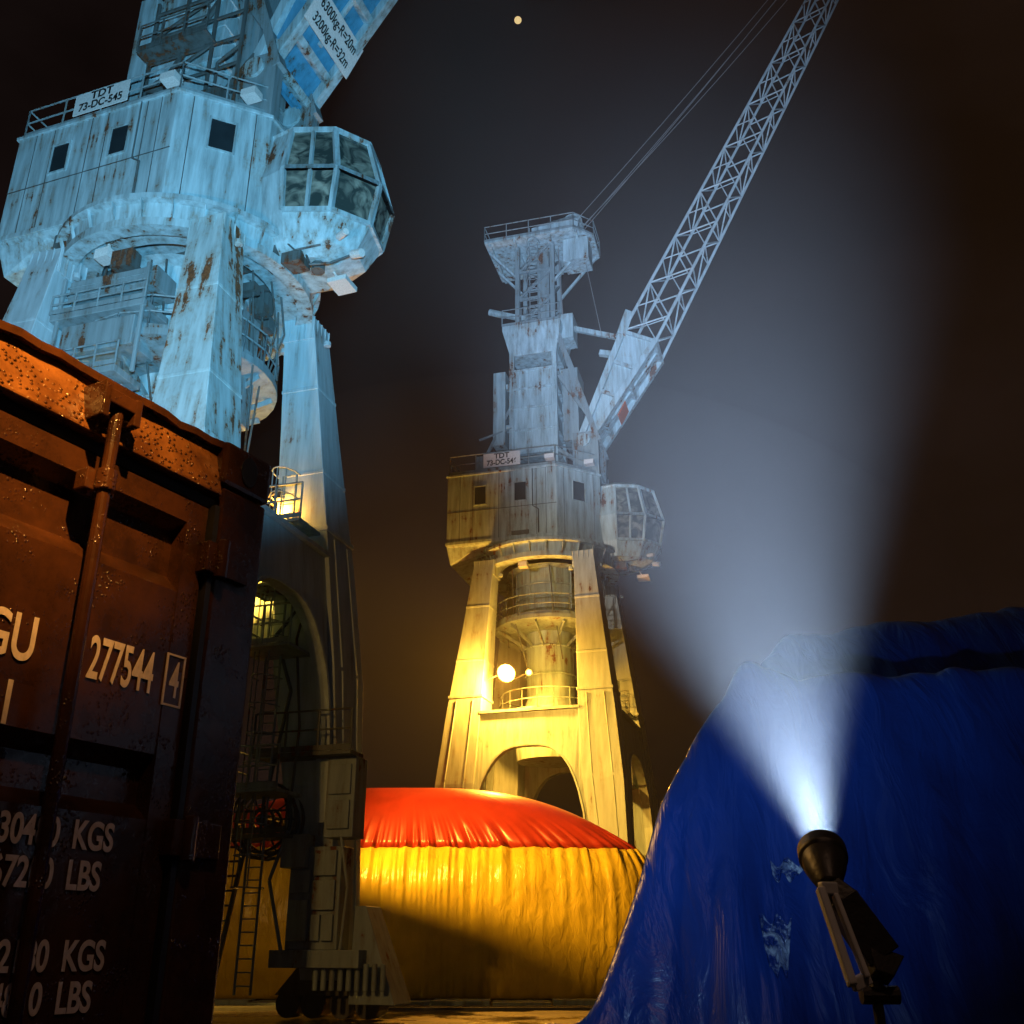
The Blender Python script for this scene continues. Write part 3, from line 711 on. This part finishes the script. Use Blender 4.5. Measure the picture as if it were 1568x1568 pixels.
for cx, zt, w_, h_ in ((1.08,1.93,0.14,0.06),(0.98,1.66,0.11,0.18)):
    n_ = 14; base_ = len(b.v)
    def yat(x, z):
        y = 3.3
        while y < 6 and tz(x,y) < z: y += 0.01
        return y
    for j in range(n_+1):
        for i in range(n_+1):
            x = cx+w_*(i/n_-0.5)*(0.7+0.5*j/n_)+0.25*w_*(j/n_-0.5); z = zt+h_*(j/n_-0.5)+0.02*math.sin(i*0.9+cx*20)
            b.v.append((x, yat(x,z)-0.02-0.006*random.random(), z))
    for j in range(n_):
        for i in range(n_):
            a = base_+j*(n_+1)+i; b.f.append((a,a+1,a+n_+2,a+n_+1))
b.obj('film_patches', M_film, tp)

# ---------------------------------------------------------------- hand spotlight on stand
tl = Vector((0.547,1.90,1.80))
bd = Vector((0.20,1.0,0.80)).normalized()
sl = empty('spotlight_on_stand', tl)
M_bk = simple('black_plastic',(0.016,0.016,0.018),0.45,bscale=80,bump=0.1)
M_gr = simple('grey_plastic',(0.5,0.52,0.56),0.35)
b = B()
sd = bd.cross(Vector((0,0,1))).normalized(); uu = sd.cross(bd)
def lring(prof, cap): b.loft([[bd*z+sd*math.cos(2*math.pi*i/32)*r+uu*math.sin(2*math.pi*i/32)*r for i in range(32)] for r,z in prof], cap=cap)
lring([(0.017,-0.088),(0.021,-0.082),(0.033,-0.045),(0.037,-0.030),(0.038,-0.012)], True)
lring([(0.038,-0.016),(0.0425,-0.010),(0.0425,0.016),(0.0385,0.016),(0.035,-0.010)], False)
p0 = bd*-0.08; p1 = Vector((0.055,-0.075,-0.165))
b.beam(p0, p0.lerp(p1,0.25), 0.03,0.03,0.05,0.05, up=(0,1,0)); b.beam(p0.lerp(p1,0.22), p1, 0.050,0.052,0.058,0.05, up=(0,1,0))
b.beam(p1, p1+Vector((-0.01,-0.02,-0.03)), 0.058,0.05,0.03,0.03, up=(0,1,0))
b.obj('lamp_head', M_bk, sl, smooth=True, bevel=0.003)
b = B()
h0 = p0+Vector((-0.026,-0.035,-0.01)); h1 = h0+Vector((0.02,-0.05,-0.145))
b.beam(h0,h1,0.014,0.02,up=(0,1,0)); b.beam(h0+Vector((0.020,-0.01,-0.01)),h1+Vector((0.024,0,0.01)),0.009,0.02,up=(0,1,0)); b.beam(h0,h0+Vector((0.03,0.01,0)),0.014,0.02); b.beam(h1,h1+Vector((0.03,0.01,0.012)),0.014,0.02)
b.obj('handle', M_gr, sl, bevel=0.003)
b = B()
q0 = p1+Vector((-0.01,0.0,-0.01))
b.tube(q0, q0+Vector((-0.005,0,-0.05)),0.012); b.tube(q0+Vector((-0.03,0,-0.045)),q0+Vector((0.03,0,-0.045)),0.014,n=12)
b.tube(q0+Vector((-0.005,0,-0.05)),q0+Vector((0,0,-0.9)),0.009)
base = q0+Vector((0,0,-0.75))
for k in range(3):
    a = k*2.09+0.4; b.tube(base, base+Vector((0.4*math.cos(a),0.4*math.sin(a),-(tl.z+base.z))),0.009)
b.obj('tripod', M_bk, sl)
b = B(); b.tube(bd*-0.008, bd*-0.004, 0.034, 0.034, n=24); b.obj('lens', M_lens, sl)
light('spotlight_beam','SPOT',tl+bd*0.03,180000,(0.50,0.69,1.0),tl+Vector((0.17,1.0,0.79))*10,34,1.0,0.03,parent=sl)
light('spotlight_spill','SPOT',tl+bd*0.03,115,(0.40,0.65,1.0),tl+Vector((-0.02,1,0.50)),96,1.0,0.03,parent=sl)

# work floodlight behind the photographer washing the near crane
gf = empty('work_floodlight',(0.45,-2.3,0))
b = B(); b.box(-0.25,0.25,-0.10,0.06,1.65,2.0); b.tube((0,0,1.65),(0,0,0.5),0.03)
for k in range(3):
    a = k*2.09; b.tube((0,0,0.6),(0.45*math.cos(a),0.45*math.sin(a),0),0.02)
b.obj('housing', M_dark, gf, bevel=0.02)
light('flood','SPOT',(0.45,-2.15,1.85),66000,(0.24,0.66,1.0),(-9.8,24.3,22.4),38,0.8,0.15,parent=gf)

# yard sodium lamp over the container
yl = empty('yard_lamp',(1.6,-2.0,0))
b = B(); b.tube((0,0,0),(0,0,6.6),0.09,0.06); b.tube((0,0,6.6),(-0.5,0.6,6.9),0.04); b.box(-0.75,-0.4,0.4,0.8,6.82,6.95); b.obj('pole', M_dark, yl)
light('yard_sodium','SPOT',(1.02,-1.4,6.75),7500,(1.0,0.45,0.08),(-1.2,1.9,3.05),15,1.0,0.05,parent=yl)
light('yard_sodium_wide','SPOT',(1.02,-1.4,6.75),150,(1.0,0.55,0.32),(-1.2,2.1,2.0),50,0.9,0.1,parent=yl)

# ---------------------------------------------------------------- ground
M_gnd, nt, bs = newmat('wet_asphalt')
tc = N(nt,'ShaderNodeTexCoord'); n1 = N(nt,'ShaderNodeTexNoise',Scale=0.25,Detail=10.0,Roughness=0.65); nt.links.new(tc.outputs['Object'],n1.inputs[0])
r_ = ramp(nt,n1.outputs[0],0.35,0.7,(0.03,0.028,0.026,1),(0.09,0.08,0.07,1)); nt.links.new(r_.outputs[0],bs.inputs['Base Color'])
r2_ = ramp(nt,n1.outputs[0],0.45,0.62,(0.08,)*3+(1,),(0.6,)*3+(1,)); nt.links.new(r2_.outputs[0],bs.inputs['Roughness'])
n3 = N(nt,'ShaderNodeTexNoise',Scale=30.0,Detail=4.0); nt.links.new(tc.outputs['Object'],n3.inputs[0])
bp = N(nt,'ShaderNodeBump',Strength=0.2,Distance=0.015); nt.links.new(n3.outputs[0],bp.inputs['Height']); nt.links.new(bp.outputs[0],bs.inputs['Normal'])
b = B(); b.add([(-600,-200,0),(600,-200,0),(600,1200,0),(-600,1200,0)],[(0,1,2,3)]); b.obj('ground', M_gnd)
rl = empty('crane_rails')
b = B()
b.box(-60,60,32.6,32.7,0.004,0.08); b.box(-60,60,33.3,33.4,0.004,0.08); b.obj('rail', M_dark, rl)
gp = empty('steel_ground_plates'); b = B()
for i in range(9):
    x = -12+i*1.9; b.box(x,x+1.8,35.4+0.3*math.sin(i*2),37.0+0.2*math.cos(i*3),0.0,0.08+0.05*(i%2))
b.obj('plates', M_grate, gp)

# ---------------------------------------------------------------- moon, haze, sky
bpy.ops.mesh.primitive_uv_sphere_add(radius=1.4, location=(2.3,293,334), segments=32, ring_count=16)
mo = bpy.context.object; mo.name = 'moon'
mo.data.materials.append(simple('moon_surface',(0.6,0.5,0.3),0.9,bscale=1.2,emit=(1.0,0.72,0.32),es=0.8))
def hazemat(name, dens):
    m = bpy.data.materials.new(name); m.use_nodes = True; nt = m.node_tree; nt.nodes.clear()
    out = nt.nodes.new('ShaderNodeOutputMaterial'); v_ = nt.nodes.new('ShaderNodeVolumeScatter'); v_.inputs['Density'].default_value = dens; v_.inputs['Anisotropy'].default_value = 0.1
    nt.links.new(v_.outputs[0], out.inputs['Volume']); return m
hz = empty('haze')
b = B()
b.loft([[(x,y,z) for x,y in ((0.34,1.75),(-8.2,36),(-17.5,75),(55,75),(2.2,1.75))] for z in (0.3,72)])
b.obj('drizzle_haze', hazemat('drizzle_haze',0.00056), hz)
b = B(); rings = []
for i in range(1,24):
    t = math.pi*i/24; rings.append([(0+24*math.sin(t)*math.cos(q), 52+14*math.sin(t)*math.sin(q), 15.5-15*math.cos(t)) for q in [2*math.pi*j/48 for j in range(48)]])
b.loft(rings); b.obj('low_haze', hazemat('low_haze',0.0015), hz)

w = bpy.data.worlds.new('World'); S.world = w; w.use_nodes = True; nt = w.node_tree; bg = nt.nodes['Background']
tc = N(nt,'ShaderNodeTexCoord'); mp = N(nt,'ShaderNodeMapping'); mp.inputs['Scale'].default_value=(1.5,1.5,3.0); nt.links.new(tc.outputs['Generated'],mp.inputs[0])
n1 = N(nt,'ShaderNodeTexNoise',Scale=1.6,Detail=5.0,Roughness=0.5); nt.links.new(mp.outputs[0],n1.inputs[0])
r_ = ramp(nt,n1.outputs[0],0.35,0.75,(0.0032,0.0017,0.0013,1),(0.013,0.0080,0.0076,1))
sep = N(nt,'ShaderNodeSeparateXYZ'); nt.links.new(tc.outputs['Generated'],sep.inputs[0])
gx = ramp(nt,sep.outputs[0],0.10,0.5,(0,0,0,1),(0.007,0.0032,0.0012,1))
ad = N(nt,'ShaderNodeMixRGB',blend_type='ADD'); ad.inputs[0].default_value=1; nt.links.new(r_.outputs[0],ad.inputs[1]); nt.links.new(gx.outputs[0],ad.inputs[2])
nt.links.new(ad.outputs[0],bg.inputs[0]); bg.inputs[1].default_value = 0.85

# ---------------------------------------------------------------- camera
cam = bpy.data.cameras.new('camera'); co = bpy.data.objects.new('camera', cam); S.collection.objects.link(co)
co.location = (0,0,1.65); co.rotation_euler = (rad(90+23),0,0); cam.lens = 36.09; cam.sensor_width = 36; cam.clip_start = 0.05; cam.clip_end = 3000
S.camera = co
